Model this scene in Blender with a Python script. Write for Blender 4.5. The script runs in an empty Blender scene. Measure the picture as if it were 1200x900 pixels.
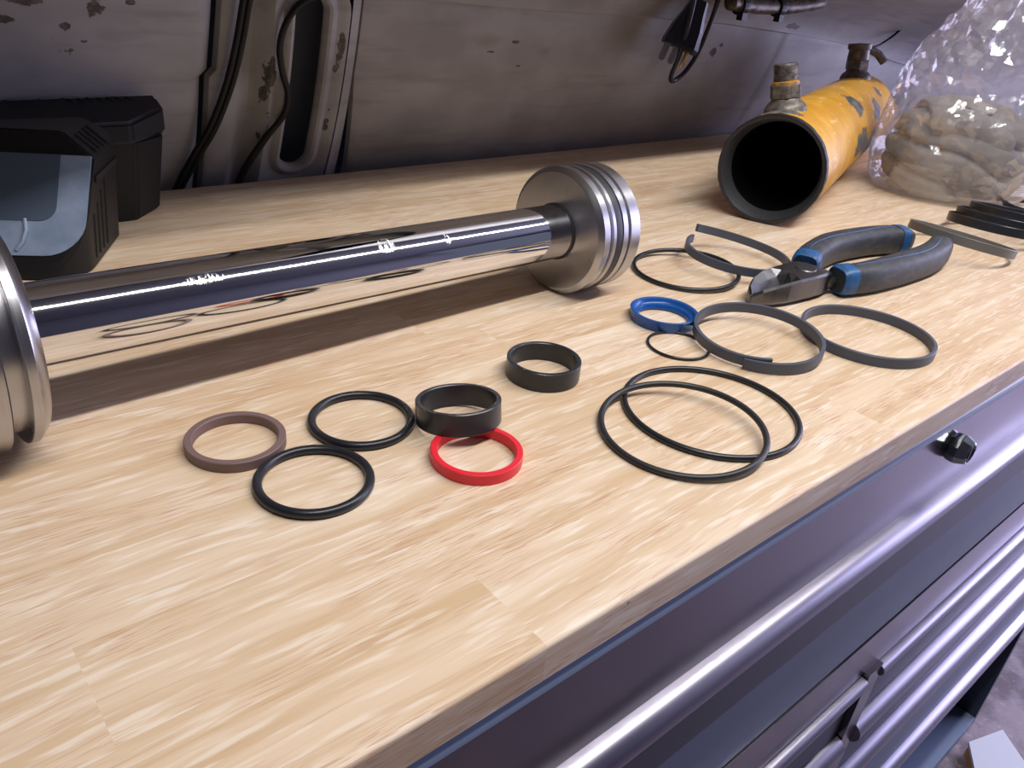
import bpy, bmesh, math, random
from math import sin, cos, pi, radians, sqrt
from mathutils import Vector, Matrix, noise

random.seed(7)
scene = bpy.context.scene
COL = scene.collection
MM = 0.001

# ------------------------------------------------------------------ camera
cam_data = bpy.data.cameras.new('camera')
cam = bpy.data.objects.new('camera', cam_data)
COL.objects.link(cam)
cam_data.sensor_width = 36.0
cam_data.lens = 27.9
cam_data.clip_start = 0.01
cam_data.clip_end = 50
cam.matrix_world = Matrix(((0.765041, 0.247659, -0.594455, 0),
                           (-0.637836, 0.418626, -0.646465, 0),
                           (0.088751, 0.873738, 0.478232, 0.2),
                           (0, 0, 0, 1)))
scene.camera = cam

# ------------------------------------------------------------------ world, lamps, exposure
world = bpy.data.worlds.new('world')
scene.world = world
world.use_nodes = True
bg = world.node_tree.nodes['Background']
bg.inputs[0].default_value = (0.62, 0.68, 1.0, 1)
bg.inputs[1].default_value = 0.16

def area(name, loc, target, sx, sy, power, color):
    d = bpy.data.lights.new(name, 'AREA')
    d.shape = 'RECTANGLE'
    d.size = sx
    d.size_y = sy
    d.energy = power
    d.color = color
    o = bpy.data.objects.new(name, d)
    COL.objects.link(o)
    o.location = loc
    z = (Vector(loc) - Vector(target)).normalized()
    x = Vector((1, 0, 0)) if abs(z.x) < 0.9 else Vector((0, 1, 0))
    y = z.cross(x).normalized()
    x = y.cross(z).normalized()
    o.matrix_world = Matrix(((x.x, y.x, z.x, loc[0]), (x.y, y.y, z.y, loc[1]),
                             (x.z, y.z, z.z, loc[2]), (0, 0, 0, 1)))
    return o

# ceiling tube lamp running parallel to the bench, slightly on the camera side
area('ceiling_tube_lamp', (0.54, 0.012, 0.75), (0.54, 0.36, 0.04), 1.26, 0.036, 9.4, (1.0, 0.965, 0.955))
# daylight coming in through the open rear door of the truck at the right
area('open_door_daylight', (2.9, -0.65, 0.15), (0.6, -0.3, -0.3), 1.5, 1.7, 52.0, (0.68, 0.66, 1.0))

scene.view_settings.view_transform = 'Standard'
scene.view_settings.look = 'None'
scene.view_settings.gamma = 1.0
scene.view_settings.use_curve_mapping = False
scene.view_settings.exposure = 0.24

# ------------------------------------------------------------------ material helpers
def mat(name, color, rough=0.5, metal=0.0, **kw):
    m = bpy.data.materials.new(name)
    m.use_nodes = True
    b = m.node_tree.nodes['Principled BSDF']
    b.inputs['Base Color'].default_value = (*color, 1)
    b.inputs['Roughness'].default_value = rough
    b.inputs['Metallic'].default_value = metal
    for k, v in kw.items():
        b.inputs[k].default_value = v
    return m

class NT:
    def __init__(self, m):
        self.t = m.node_tree
        self.b = self.t.nodes['Principled BSDF']
    def n(self, typ, **kw):
        nd = self.t.nodes.new(typ)
        for k, v in kw.items():
            setattr(nd, k, v)
        return nd
    def l(self, a, b):
        self.t.links.new(a, b)
    def setin(self, sock, v):
        if hasattr(v, 'is_output') or isinstance(v, bpy.types.NodeSocket):
            self.l(v, sock)
        else:
            sock.default_value = v
    def math(self, op, a, b=0.0, c=0.0, clamp=False):
        nd = self.n('ShaderNodeMath', operation=op, use_clamp=clamp)
        self.setin(nd.inputs[0], a)
        self.setin(nd.inputs[1], b)
        self.setin(nd.inputs[2], c)
        return nd.outputs[0]
    def vmath(self, op, a, b=(0, 0, 0)):
        nd = self.n('ShaderNodeVectorMath', operation=op)
        self.setin(nd.inputs[0], a)
        self.setin(nd.inputs[1], b)
        return nd.outputs['Value'] if op in ('LENGTH', 'DISTANCE') else nd.outputs[0]
    def noise(self, vec, scale=1.0, detail=3.0, rough=0.55, dist=0.0):
        nd = self.n('ShaderNodeTexNoise')
        self.l(vec, nd.inputs['Vector'])
        nd.inputs['Scale'].default_value = scale
        nd.inputs['Detail'].default_value = detail
        nd.inputs['Roughness'].default_value = rough
        nd.inputs['Distortion'].default_value = dist
        return nd.outputs[0]
    def ramp(self, fac, a, b, smooth=True):
        nd = self.n('ShaderNodeMapRange', interpolation_type='SMOOTHSTEP' if smooth else 'LINEAR')
        self.l(fac, nd.inputs[0])
        nd.inputs[1].default_value = a
        nd.inputs[2].default_value = b
        return nd.outputs[0]
    def mix(self, fac, a, b, mode='MIX'):
        nd = self.n('ShaderNodeMix', data_type='RGBA', blend_type=mode)
        self.setin(nd.inputs[0], fac)
        for s, v in ((nd.inputs[6], a), (nd.inputs[7], b)):
            if isinstance(v, tuple):
                s.default_value = (*v, 1)
            else:
                self.l(v, s)
        return nd.outputs[2]
    def bump(self, h, strength=0.3, dist=0.0003):
        nd = self.n('ShaderNodeBump')
        nd.inputs['Strength'].default_value = strength
        nd.inputs['Distance'].default_value = dist
        self.l(h, nd.inputs['Height'])
        self.l(nd.outputs[0], self.b.inputs['Normal'])
    def pos(self, obj=False):
        """position in millimetres: world, or the object's own axes"""
        if obj:
            s = self.n('ShaderNodeTexCoord').outputs['Object']
        else:
            s = self.n('ShaderNodeNewGeometry').outputs['Position']
        return self.vmath('MULTIPLY', s, (1000, 1000, 1000))
    def color(self, c):
        self.setin(self.b.inputs['Base Color'], c)
    def rough(self, c):
        self.setin(self.b.inputs['Roughness'], c)

def blobs(N, p, pts, nscale, namp):
    """mask of ragged spots: pts = (x, y, z, radius) in mm"""
    nz = N.noise(p, nscale, 4.0, 0.65)
    wob = N.math('MULTIPLY', N.math('SUBTRACT', nz, 0.5), namp)
    acc = None
    for x, y, z, rx, rz in pts:
        d = N.vmath('LENGTH', N.vmath('MULTIPLY', N.vmath('SUBTRACT', p, (x, y, z)), (1 / rx, 1 / max(rx, rz), 1 / rz)))
        v = N.math('ADD', N.math('SUBTRACT', 1.0, d), wob)
        acc = v if acc is None else N.math('MAXIMUM', acc, v)
    return acc

# ---- wood of the bench
def wood_material(name, gain=1.0):
    m = mat(name, (0.7, 0.52, 0.33), 0.42)
    N = NT(m)
    p0 = N.pos()
    rnd = N.n('ShaderNodeObjectInfo').outputs['Random']
    off = N.n('ShaderNodeCombineXYZ')
    N.l(N.math('MULTIPLY', rnd, 3100.0), off.inputs[0])
    N.l(N.math('MULTIPLY', rnd, 770.0), off.inputs[1])
    p = N.vmath('ADD', p0, off.outputs[0])
    # bends in the grain
    warp = N.noise(N.vmath('MULTIPLY', p, (1 / 140, 1 / 55, 1 / 55)), 1.0, 2.0)
    wv = N.n('ShaderNodeCombineXYZ')
    N.l(N.math('MULTIPLY', N.math('SUBTRACT', warp, 0.5), 14.0), wv.inputs[1])
    pw = N.vmath('ADD', p, wv.outputs[0])
    broad = N.noise(N.vmath('MULTIPLY', pw, (1 / 160, 1 / 11, 1 / 11)), 1.0, 3.0, 0.6)
    fine = N.noise(N.vmath('MULTIPLY', pw, (1 / 60, 1 / 1.9, 1 / 1.9)), 1.0, 3.0, 0.6)
    dash = N.noise(N.vmath('MULTIPLY', pw, (1 / 17, 1 / 0.75, 1 / 0.75)), 1.0, 2.0, 0.5)
    zone = N.noise(N.vmath('MULTIPLY', p, (1 / 95, 1 / 26, 1 / 26)), 1.0, 2.0, 0.5)
    light = N.noise(N.vmath('MULTIPLY', pw, (1 / 30, 1 / 3.2, 1 / 3.2)), 1.0, 2.0, 0.5)
    c = N.mix(N.ramp(broad, 0.32, 0.68), (0.60 * gain, 0.45 * gain, 0.285 * gain), (0.72 * gain, 0.595 * gain, 0.445 * gain))
    c = N.mix(N.math('MULTIPLY', N.ramp(fine, 0.5, 0.75), 0.5), c, (0.50 * gain, 0.345 * gain, 0.225 * gain))
    c = N.mix(N.math('MULTIPLY', N.ramp(light, 0.52, 0.68), 0.7), c, (0.79 * gain, 0.715 * gain, 0.605 * gain))
    dm = N.math('MULTIPLY', N.ramp(dash, 0.53, 0.62), N.ramp(zone, 0.44, 0.60))
    c = N.mix(N.math('MULTIPLY', dm, 0.62), c, (0.46 * gain, 0.25 * gain, 0.165 * gain))
    # tint of each stave
    tint = N.mix(rnd, (0.965, 0.915, 0.86), (1.03, 1.02, 1.03))
    c = N.mix(1.0, c, tint, 'MULTIPLY')
    # few tiny dark specks
    vor = N.n('ShaderNodeTexVoronoi')
    N.l(N.vmath('MULTIPLY', p0, (1 / 42, 1 / 42, 1 / 42)), vor.inputs['Vector'])
    vor.inputs['Scale'].default_value = 1.0
    spk = N.ramp(vor.outputs['Distance'], 0.022, 0.014)
    c = N.mix(N.math('MULTIPLY', spk, 0.7), c, (0.12, 0.09, 0.07))
    N.color(c)
    N.rough(N.math('ADD', 0.36, N.math('MULTIPLY', fine, 0.2)))
    N.bump(fine, 0.12, 0.0002)
    return m

M_wood = wood_material('rubberwood')

# ---- painted steel of the truck wall
def wall_material():
    m = mat('wall_paint', (0.30, 0.28, 0.26), 0.45)
    N = NT(m)
    p = N.pos()
    big = N.noise(N.vmath('MULTIPLY', p, (1 / 90, 1 / 60, 1 / 60)), 1.0, 3.0)
    smear = N.noise(N.vmath('MULTIPLY', p, (1 / 110, 1 / 14, 1 / 14)), 1.0, 4.0, 0.6)
    c = N.mix(N.ramp(big, 0.3, 0.7), (0.25, 0.243, 0.24), (0.345, 0.338, 0.342))
    c = N.mix(N.math('MULTIPLY', N.ramp(smear, 0.52, 0.75), 0.35), c, (0.13, 0.122, 0.118))
    oil = blobs(N, p, [(513, 640, 122, 30, 9), (590, 640, 112, 16, 8), (700, 640, 95, 10, 10)], 0.05, 1.3)
    c = N.mix(N.math('MULTIPLY', N.ramp(oil, 0.0, 0.9), 0.45), c, (0.19, 0.16, 0.09))
    chips = [(167, 637, 141, 5, 5), (146, 648, 113, 5, 3.5), (147, 641, 128, 3.5, 2.5), (126, 636, 144, 12, 3),
             (157, 645, 119, 4, 2), (160, 650, 103, 3, 2), (112, 640, 132, 6, 2), (190, 636, 145, 3, 2), (139, 646, 120, 3, 2),
             (296, 655, 95, 4, 15), (293, 660, 78, 3, 8), (297, 664, 62, 2, 5), (292, 672, 40, 2, 3),
             (357, 646, 116, 3.2, 12), (355, 652, 98, 3.2, 7), (355, 664, 62, 2, 3), (354, 668, 52, 2.6, 3.4), (354, 670, 45, 3.2, 3.6),
             (520, 640, 112, 5, 1.2), (548, 640, 121, 4, 1.6), (560, 640, 98, 6, 1.6), (870, 644, 112, 6, 4), (880, 640, 120, 3, 2),
             (1010, 630, 145, 14, 3)]
    chips = [(a_, b_, c_, d_ * 1.3, e_ * 1.3) for a_, b_, c_, d_, e_ in chips]
    ch = blobs(N, p, chips, 0.13, 2.2)
    cm = N.ramp(ch, 0.10, 0.22)
    nz = N.noise(p, 0.2, 2.0)
    c = N.mix(cm, c, N.mix(N.ramp(nz, 0.4, 0.6), (0.045, 0.042, 0.04), (0.11, 0.085, 0.07)))
    N.color(c)
    N.rough(N.math('ADD', 0.36, N.math('MULTIPLY', smear, 0.25)))
    N.bump(smear, 0.05, 0.0004)
    return m
M_wall = wall_material()
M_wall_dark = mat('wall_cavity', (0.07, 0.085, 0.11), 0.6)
M_dirty = mat('interior_paint', (0.10, 0.10, 0.115), 0.6)

def floor_material():
    m = mat('floor_concrete', (0.33, 0.28, 0.32), 0.5)
    N = NT(m)
    p = N.pos()
    a = N.noise(N.vmath('MULTIPLY', p, (1 / 55, 1 / 55, 1 / 55)), 1.0, 5.0, 0.65)
    b = N.noise(N.vmath('MULTIPLY', p, (1 / 12, 1 / 12, 1 / 12)), 1.0, 3.0)
    c = N.mix(N.ramp(a, 0.35, 0.65), (0.14, 0.105, 0.118), (0.34, 0.28, 0.305))
    c = N.mix(N.math('MULTIPLY', N.ramp(b, 0.6, 0.75), 0.35), c, (0.62, 0.56, 0.62))
    N.color(c)
    N.bump(a, 0.2, 0.002)
    return m
M_floor = floor_material()

# ---- metals
def turned_steel(name, col, rough, axis_scale, aniso=0.0):
    m = mat(name, col, rough, 1.0)
    N = NT(m)
    p = N.pos(True)
    a = N.noise(N.vmath('MULTIPLY', p, axis_scale), 1.0, 3.0, 0.7)
    N.rough(N.math('ADD', rough - 0.08, N.math('MULTIPLY', a, 0.16)))
    N.color(N.mix(a, tuple(x * 0.82 for x in col), tuple(min(1, x * 1.1) for x in col)))
    N.bump(a, 0.06, 0.0001)
    return m
M_turned = turned_steel('turned_steel', (0.45, 0.445, 0.46), 0.30, (1.6, 0.05, 0.05))
M_turned_face = turned_steel('faced_steel', (0.60, 0.58, 0.54), 0.28, (0.05, 0.05, 0.05))

def chrome_material():
    m = mat('hard_chrome', (0.78, 0.78, 0.80), 0.06, 1.0)
    N = NT(m)
    p = N.pos(True)
    a = N.noise(N.vmath('MULTIPLY', p, (0.05, 0.4, 0.4)), 1.0, 4.0, 0.7)
    sc = N.noise(N.vmath('MULTIPLY', p, (0.9, 0.35, 0.35)), 1.0, 4.0, 0.8)
    # worn, scuffed patches along the rod (object axes: x runs along the rod)
    w = blobs(N, p, [(-100, -12, 12.5, 2.2, 6), (-238, -12, 12.5, 12, 2.2)], 0.5, 0.9)
    wm = N.math('MULTIPLY', N.ramp(w, 0.0, 0.5), N.ramp(sc, 0.48, 0.66))
    w2 = blobs(N, p, [(-140, -10.6, 13.6, 7.5, 5.5)], 0.6, 0.5)
    wm = N.math('MAXIMUM', wm, N.math('MULTIPLY', N.ramp(w2, 0.25, 0.4), N.ramp(sc, 0.44, 0.60)))
    N.rough(N.math('ADD', N.math('ADD', 0.045, N.math('MULTIPLY', a, 0.04)), N.math('MULTIPLY', wm, 0.4)))
    N.color(N.mix(wm, (0.78, 0.78, 0.80), (0.95, 0.95, 0.96)))
    return m
M_chrome = chrome_material()
M_dark_gap = mat('dark_groove', (0.02, 0.02, 0.022), 0.5)

def rubber(name, col, rough, spec=0.5):
    m = mat(name, col, rough)
    N = NT(m)
    a = N.noise(N.pos(), 0.6, 3.0)
    N.rough(N.math('ADD', rough - 0.06, N.math('MULTIPLY', a, 0.14)))
    m.node_tree.nodes['Principled BSDF'].inputs['Specular IOR Level'].default_value = spec
    return m
M_oring = rubber('nitrile_black', (0.010, 0.012, 0.018), 0.33)
M_oring_matte = rubber('nitrile_matte', (0.016, 0.017, 0.02), 0.42)
M_band = rubber('wear_band_black', (0.016, 0.019, 0.026), 0.30)
M_brown = rubber('brown_plastic', (0.165, 0.105, 0.098), 0.5)
M_red = rubber('red_polyurethane', (0.72, 0.022, 0.04), 0.38)
M_blue = rubber('blue_polyurethane', (0.006, 0.075, 0.31), 0.28)
M_grey_ring = rubber('grey_nylon', (0.062, 0.074, 0.104), 0.45)
M_grey_ring2 = rubber('grey_nylon_worn', (0.12, 0.115, 0.11), 0.45)

M_grip = rubber('grip_charcoal', (0.055, 0.058, 0.064), 0.55)
def grip_material():
    N = NT(M_grip)
    p = N.pos()
    a = N.noise(N.vmath('MULTIPLY', p, (1 / 14, 1 / 6, 1 / 6)), 1.0, 4.0, 0.7)
    N.color(N.mix(N.ramp(a, 0.35, 0.7), (0.022, 0.027, 0.034), (0.055, 0.056, 0.06)))
grip_material()
M_grip_blue = mat('grip_blue', (0.012, 0.095, 0.30), 0.45)
def gblue():
    N = NT(M_grip_blue)
    a = N.noise(N.pos(), 0.25, 4.0, 0.7)
    N.color(N.mix(N.ramp(a, 0.42, 0.66), (0.010, 0.10, 0.30), (0.03, 0.05, 0.09)))
gblue()
M_jaw = turned_steel('forged_steel', (0.15, 0.15, 0.155), 0.36, (0.3, 0.3, 0.3))
M_jaw_edge = mat('ground_edge_steel', (0.5, 0.5, 0.52), 0.22, 1.0)

def yellow_paint():
    m = mat('yellow_paint', (0.75, 0.34, 0.02), 0.38)
    N = NT(m)
    p = N.pos(True)
    a = N.noise(p, 0.03, 4.0, 0.6)
    c = N.mix(N.ramp(a, 0.35, 0.7), (0.54, 0.26, 0.020), (0.66, 0.36, 0.045))
    sc = N.noise(N.vmath('MULTIPLY', p, (0.035, 0.12, 0.12)), 1.0, 3.0)
    c = N.mix(N.math('MULTIPLY', N.ramp(sc, 0.62, 0.7), 0.5), c, (0.78, 0.58, 0.28))
    w = blobs(N, p, [(230, -28, 40, 30, 14), (330, -40, 26, 30, 16), (205, -47, 4, 52, 16), (300, -48, -8, 60, 18),
                     (150, -44, -20, 40, 8), (28, 10, 47, 24, 20), (440, 0, 48, 20, 20), (395, -30, 38, 16, 9), (2, 0, 0, 7, 60),
                     (60, -15, -46, 60, 14)], 0.045, 2.6)
    wm = N.ramp(w, 0.16, 0.24)
    s2 = N.noise(p, 0.12, 3.0)
    c = N.mix(wm, c, N.mix(N.ramp(s2, 0.4, 0.6), (0.075, 0.078, 0.085), (0.18, 0.17, 0.16)))
    spk = N.noise(p, 0.2, 2.0)
    c = N.mix(N.ramp(spk, 0.72, 0.76), c, (0.08, 0.06, 0.04))
    N.color(c)
    N.rough(N.math('ADD', 0.32, N.math('MULTIPLY', a, 0.2)))
    return m
M_yellow = yellow_paint()
M_rim = turned_steel('bare_tube_rim', (0.07, 0.07, 0.075), 0.5, (0.2, 0.2, 0.2))
M_bore = mat('lit_bore', (0.34, 0.35, 0.37), 0.34, 0.9)
def rusty(name, c1, c2, metal=0.35):
    m = mat(name, c1, 0.45, metal)
    N = NT(m)
    a = N.noise(N.pos(), 0.22, 4.0, 0.65)
    N.color(N.mix(N.ramp(a, 0.4, 0.65), c1, c2))
    return m
M_fitting = rusty('oily_steel', (0.10, 0.085, 0.07), (0.20, 0.17, 0.14))
M_fitting_y = rusty('paint_residue', (0.52, 0.24, 0.02), (0.15, 0.12, 0.09), 0.0)
M_thread = rusty('thread_steel', (0.34, 0.33, 0.33), (0.16, 0.14, 0.12), 1.0)
M_rust = rusty('rusted_pipe', (0.05, 0.04, 0.03), (0.16, 0.11, 0.07), 0.2)

M_black_plastic = rubber('black_plastic', (0.007, 0.007, 0.008), 0.45, 0.3)
M_cap_plastic = rubber('cap_plastic', (0.008, 0.008, 0.010), 0.55, 0.3)
M_deck = mat('grey_textured_plastic', (0.10, 0.125, 0.165), 0.4)
def deckm():
    N = NT(M_deck)
    p = N.pos()
    a = N.noise(p, 2.2, 2.0)
    N.bump(a, 0.5, 0.0003)
    b = N.noise(p, 0.07, 3.0)
    N.color(N.mix(N.ramp(b, 0.3, 0.7), (0.15, 0.205, 0.305), (0.205, 0.265, 0.37)))
deckm()
M_deck_in = mat('grey_smooth_plastic', (0.055, 0.078, 0.118), 0.36)
M_lettering = mat('grey_print', (0.12, 0.12, 0.125), 0.5)

M_cord = rubber('cord_rubber', (0.006, 0.006, 0.007), 0.45, 0.3)
M_cord_grey = rubber('cord_dusty', (0.009, 0.009, 0.009), 0.5, 0.3)
M_plug = mat('plug_vinyl', (0.012, 0.016, 0.032), 0.4)
M_brass = mat('plug_brass', (0.62, 0.45, 0.18), 0.3, 1.0)
M_nickel = mat('plug_nickel', (0.6, 0.58, 0.55), 0.3, 1.0)

# ---- cabinet
def brushed(name, col, rough, vscale):
    m = mat(name, col, rough, 1.0)
    N = NT(m)
    p = N.pos()
    a = N.noise(N.vmath('MULTIPLY', p, vscale), 1.0, 3.0, 0.6)
    s = N.noise(N.vmath('MULTIPLY', p, (1 / 70, 1 / 30, 1 / 30)), 1.0, 3.0)
    N.rough(N.math('ADD', rough - 0.06, N.math('MULTIPLY', s, 0.14)))
    N.color(N.mix(a, tuple(x * 0.93 for x in col), tuple(min(1, x * 1.05) for x in col)))
    return m
M_stainless = brushed('stainless_panel', (0.235, 0.215, 0.24), 0.22, (1 / 40, 2, 2))
M_alu = brushed('anodised_aluminium', (0.32, 0.305, 0.36), 0.33, (1 / 60, 1.5, 1.5))
M_cab_blue = mat('drawer_paint', (0.13, 0.17, 0.235), 0.4)
M_cab_navy = mat('navy_paint_and_shade', (0.028, 0.036, 0.058), 0.35)  # also gives the painted shade under the top pull
M_trim = mat('trim_paint', (0.19, 0.25, 0.36), 0.35)
M_lock = mat('lock_chrome', (0.36, 0.39, 0.40), 0.14, 1.0)

def bag_material():
    m = bpy.data.materials.new('clear_polythene')
    m.use_nodes = True
    t = m.node_tree
    t.nodes.clear()
    out = t.nodes.new('ShaderNodeOutputMaterial')
    tr = t.nodes.new('ShaderNodeBsdfTransparent')
    tr.inputs[0].default_value = (0.93, 0.92, 0.93, 1)
    gl = t.nodes.new('ShaderNodeBsdfGlossy')
    gl.inputs['Roughness'].default_value = 0.13
    gl.inputs[0].default_value = (1, 1, 1, 1)
    df = t.nodes.new('ShaderNodeBsdfDiffuse')
    df.inputs[0].default_value = (0.72, 0.70, 0.76, 1)
    tl = t.nodes.new('ShaderNodeBsdfTranslucent')
    tl.inputs[0].default_value = (0.72, 0.70, 0.76, 1)
    lw = t.nodes.new('ShaderNodeLayerWeight')
    lw.inputs[0].default_value = 0.35
    geo = t.nodes.new('ShaderNodeNewGeometry')
    nz = t.nodes.new('ShaderNodeTexNoise')
    nz.inputs['Scale'].default_value = 75.0
    nz.inputs['Detail'].default_value = 3.0
    t.links.new(geo.outputs['Position'], nz.inputs['Vector'])
    vo = t.nodes.new('ShaderNodeTexVoronoi')
    vo.inputs['Scale'].default_value = 60.0
    t.links.new(geo.outputs['Position'], vo.inputs['Vector'])
    ad = t.nodes.new('ShaderNodeMath')
    ad.operation = 'ADD'
    t.links.new(nz.outputs[0], ad.inputs[0])
    t.links.new(vo.outputs['Distance'], ad.inputs[1])
    bp = t.nodes.new('ShaderNodeBump')
    bp.inputs['Strength'].default_value = 0.22
    bp.inputs['Distance'].default_value = 0.003
    t.links.new(ad.outputs[0], bp.inputs['Height'])
    for nd in (gl, df):
        t.links.new(bp.outputs[0], nd.inputs['Normal'])
    haze = t.nodes.new('ShaderNodeMixShader')
    haze.inputs[0].default_value = 0.5
    t.links.new(df.outputs[0], haze.inputs[1])
    t.links.new(tl.outputs[0], haze.inputs[2])
    m1 = t.nodes.new('ShaderNodeMixShader')
    m1.inputs[0].default_value = 0.22
    t.links.new(tr.outputs[0], m1.inputs[1])
    t.links.new(haze.outputs[0], m1.inputs[2])
    fr = t.nodes.new('ShaderNodeMath')
    fr.operation = 'MULTIPLY_ADD'
    fr.inputs[1].default_value = 0.45
    fr.inputs[2].default_value = 0.08
    t.links.new(lw.outputs['Facing'], fr.inputs[0])
    m2 = t.nodes.new('ShaderNodeMixShader')
    t.links.new(fr.outputs[0], m2.inputs[0])
    t.links.new(m1.outputs[0], m2.inputs[1])
    t.links.new(gl.outputs[0], m2.inputs[2])
    t.links.new(m2.outputs[0], out.inputs[0])
    return m
M_bag = bag_material()
M_rag = mat('rag_cotton', (0.40, 0.36, 0.30), 0.9)
def ragm():
    N = NT(M_rag)
    p = N.pos()
    a = N.noise(p, 0.03, 4.0)
    N.color(N.mix(N.ramp(a, 0.35, 0.7), (0.25, 0.23, 0.19), (0.40, 0.375, 0.33)))
    f = N.noise(p, 1.2, 3.0)
    N.bump(f, 0.5, 0.001)
ragm()
M_paper = mat('white_paper', (0.75, 0.78, 0.85), 0.6)
M_ink = mat('black_ink', (0.03, 0.03, 0.035), 0.6)
M_card = mat('orange_card', (0.75, 0.36, 0.10), 0.6)

# ------------------------------------------------------------------ mesh helpers (all sizes in millimetres)
def link(name, bm, material, parent=None, smooth=False, angle=None, loc=None):
    me = bpy.data.meshes.new(name)
    bmesh.ops.recalc_face_normals(bm, faces=bm.faces[:])
    for v in bm.verts:
        v.co *= MM
    bm.to_mesh(me)
    bm.free()
    for mm_ in (material if isinstance(material, list) else [material]):
        me.materials.append(mm_)
    if smooth:
        for p in me.polygons:
            p.use_smooth = True
        if angle:
            me.set_sharp_from_angle(angle=radians(angle))
    o = bpy.data.objects.new(name, me)
    COL.objects.link(o)
    if parent:
        o.parent = parent
    if loc is not None:
        o.location = Vector(loc) * MM
    return o

def tag(o, label=None, cat=None, group=None, kind=None):
    if label: o['label'] = label
    if cat: o['category'] = cat
    if group: o['group'] = group
    if kind: o['kind'] = kind
    return o

def empty(name, loc=(0, 0, 0), rot=None):
    o = bpy.data.objects.new(name, None)
    o.empty_display_size = 0.01
    COL.objects.link(o)
    o.location = Vector(loc) * MM
    if rot is not None:
        o.rotation_euler = rot
    return o

def box(bm, x0, x1, y0, y1, z0, z1):
    vs = [bm.verts.new((x, y, z)) for z in (z0, z1) for y in (y0, y1) for x in (x0, x1)]
    for f in ((0, 2, 3, 1), (4, 5, 7, 6), (0, 1, 5, 4), (2, 6, 7, 3), (0, 4, 6, 2), (1, 3, 7, 5)):
        bm.faces.new([vs[i] for i in f])
    return vs

def prism(bm, pts, z0, z1, f=None):
    """polygon in plan extruded upward; f maps each vertex"""
    f = f or (lambda v: v)
    lo = [bm.verts.new(f(Vector((x, y, z0)))) for x, y in pts]
    hi = [bm.verts.new(f(Vector((x, y, z1)))) for x, y in pts]
    n = len(pts)
    bm.faces.new(lo[::-1])
    bm.faces.new(hi)
    for i in range(n):
        j = (i + 1) % n
        bm.faces.new((lo[i], lo[j], hi[j], hi[i]))

def lathe(bm, prof, seg=96, axis='z', closed=False):
    """prof: (r, h) pairs; closed joins last to first. axis z or x"""
    rings = []
    for r, h in prof:
        ring = []
        if r < 1e-6:
            c = (0, 0, h) if axis == 'z' else (h, 0, 0)
            ring = [bm.verts.new(c)]
        else:
            for i in range(seg):
                a = 2 * pi * i / seg
                c = (r * cos(a), r * sin(a), h) if axis == 'z' else (h, r * cos(a), r * sin(a))
                ring.append(bm.verts.new(c))
        rings.append(ring)
    pairs = list(zip(rings[:-1], rings[1:]))
    if closed:
        pairs.append((rings[-1], rings[0]))
    for a, b in pairs:
        for i in range(seg):
            j = (i + 1) % seg
            if len(a) == 1 and len(b) == 1:
                continue
            if len(a) == 1:
                bm.faces.new((a[0], b[i], b[j]))
            elif len(b) == 1:
                bm.faces.new((a[i], b[0], a[j]))
            else:
                bm.faces.new((a[i], b[i], b[j], a[j]))

def catmull(pts, n=8):
    pts = [Vector(p) for p in pts]
    out = []
    P = [pts[0] * 2 - pts[1]] + pts + [pts[-1] * 2 - pts[-2]]
    for i in range(1, len(P) - 2):
        for k in range(n):
            t = k / n
            a, b, c, d = P[i - 1], P[i], P[i + 1], P[i + 2]
            out.append(0.5 * ((2 * b) + (c - a) * t + (2 * a - 5 * b + 4 * c - d) * t * t + (3 * b - a - 3 * c + d) * t ** 3))
    out.append(pts[-1])
    return out

def tube(bm, path, rad, seg=12, cap=True):
    path = [Vector(p) for p in path]
    n = len(path)
    rad = rad if isinstance(rad, (list, tuple)) else [rad] * n
    up = Vector((0.13, 0.2, 0.97)).normalized()
    rings = []
    for i in range(n):
        d = (path[min(i + 1, n - 1)] - path[max(i - 1, 0)]).normalized()
        a = d.cross(up)
        if a.length < 0.1:
            a = d.cross(Vector((1, 0, 0)))
        a.normalize()
        b = a.cross(d).normalized()
        rings.append([bm.verts.new(path[i] + rad[i] * (cos(2 * pi * k / seg) * a + sin(2 * pi * k / seg) * b)) for k in range(seg)])
    for A, B in zip(rings[:-1], rings[1:]):
        for k in range(seg):
            j = (k + 1) % seg
            bm.faces.new((A[k], A[j], B[j], B[k]))
    if cap:
        bm.faces.new(rings[0][::-1])
        bm.faces.new(rings[-1])

def ngon_pts(n, r, a0=0.0):
    return [(r * cos(a0 + 2 * pi * i / n), r * sin(a0 + 2 * pi * i / n)) for i in range(n)]

# ------------------------------------------------------------------ THE TRUCK: floor, ceiling, walls
bm = bmesh.new(); box(bm, -1200, 3600, -2000, 1000, -880, -860)
tag(link('floor', bm, M_floor), kind='structure')
bm = bmesh.new(); box(bm, -1200, 3300, -2000, 1000, 1180, 1200)
tag(link('ceiling', bm, M_dirty), kind='structure')
bm = bmesh.new(); box(bm, -1220, -1200, -2000, 1000, -860, 1180)
tag(link('wall_left', bm, M_dirty), kind='structure')
bm = bmesh.new(); box(bm, -1200, 2300, -2020, -2000, -860, 1180)
tag(link('wall_front', bm, M_dirty), kind='structure')

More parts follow.
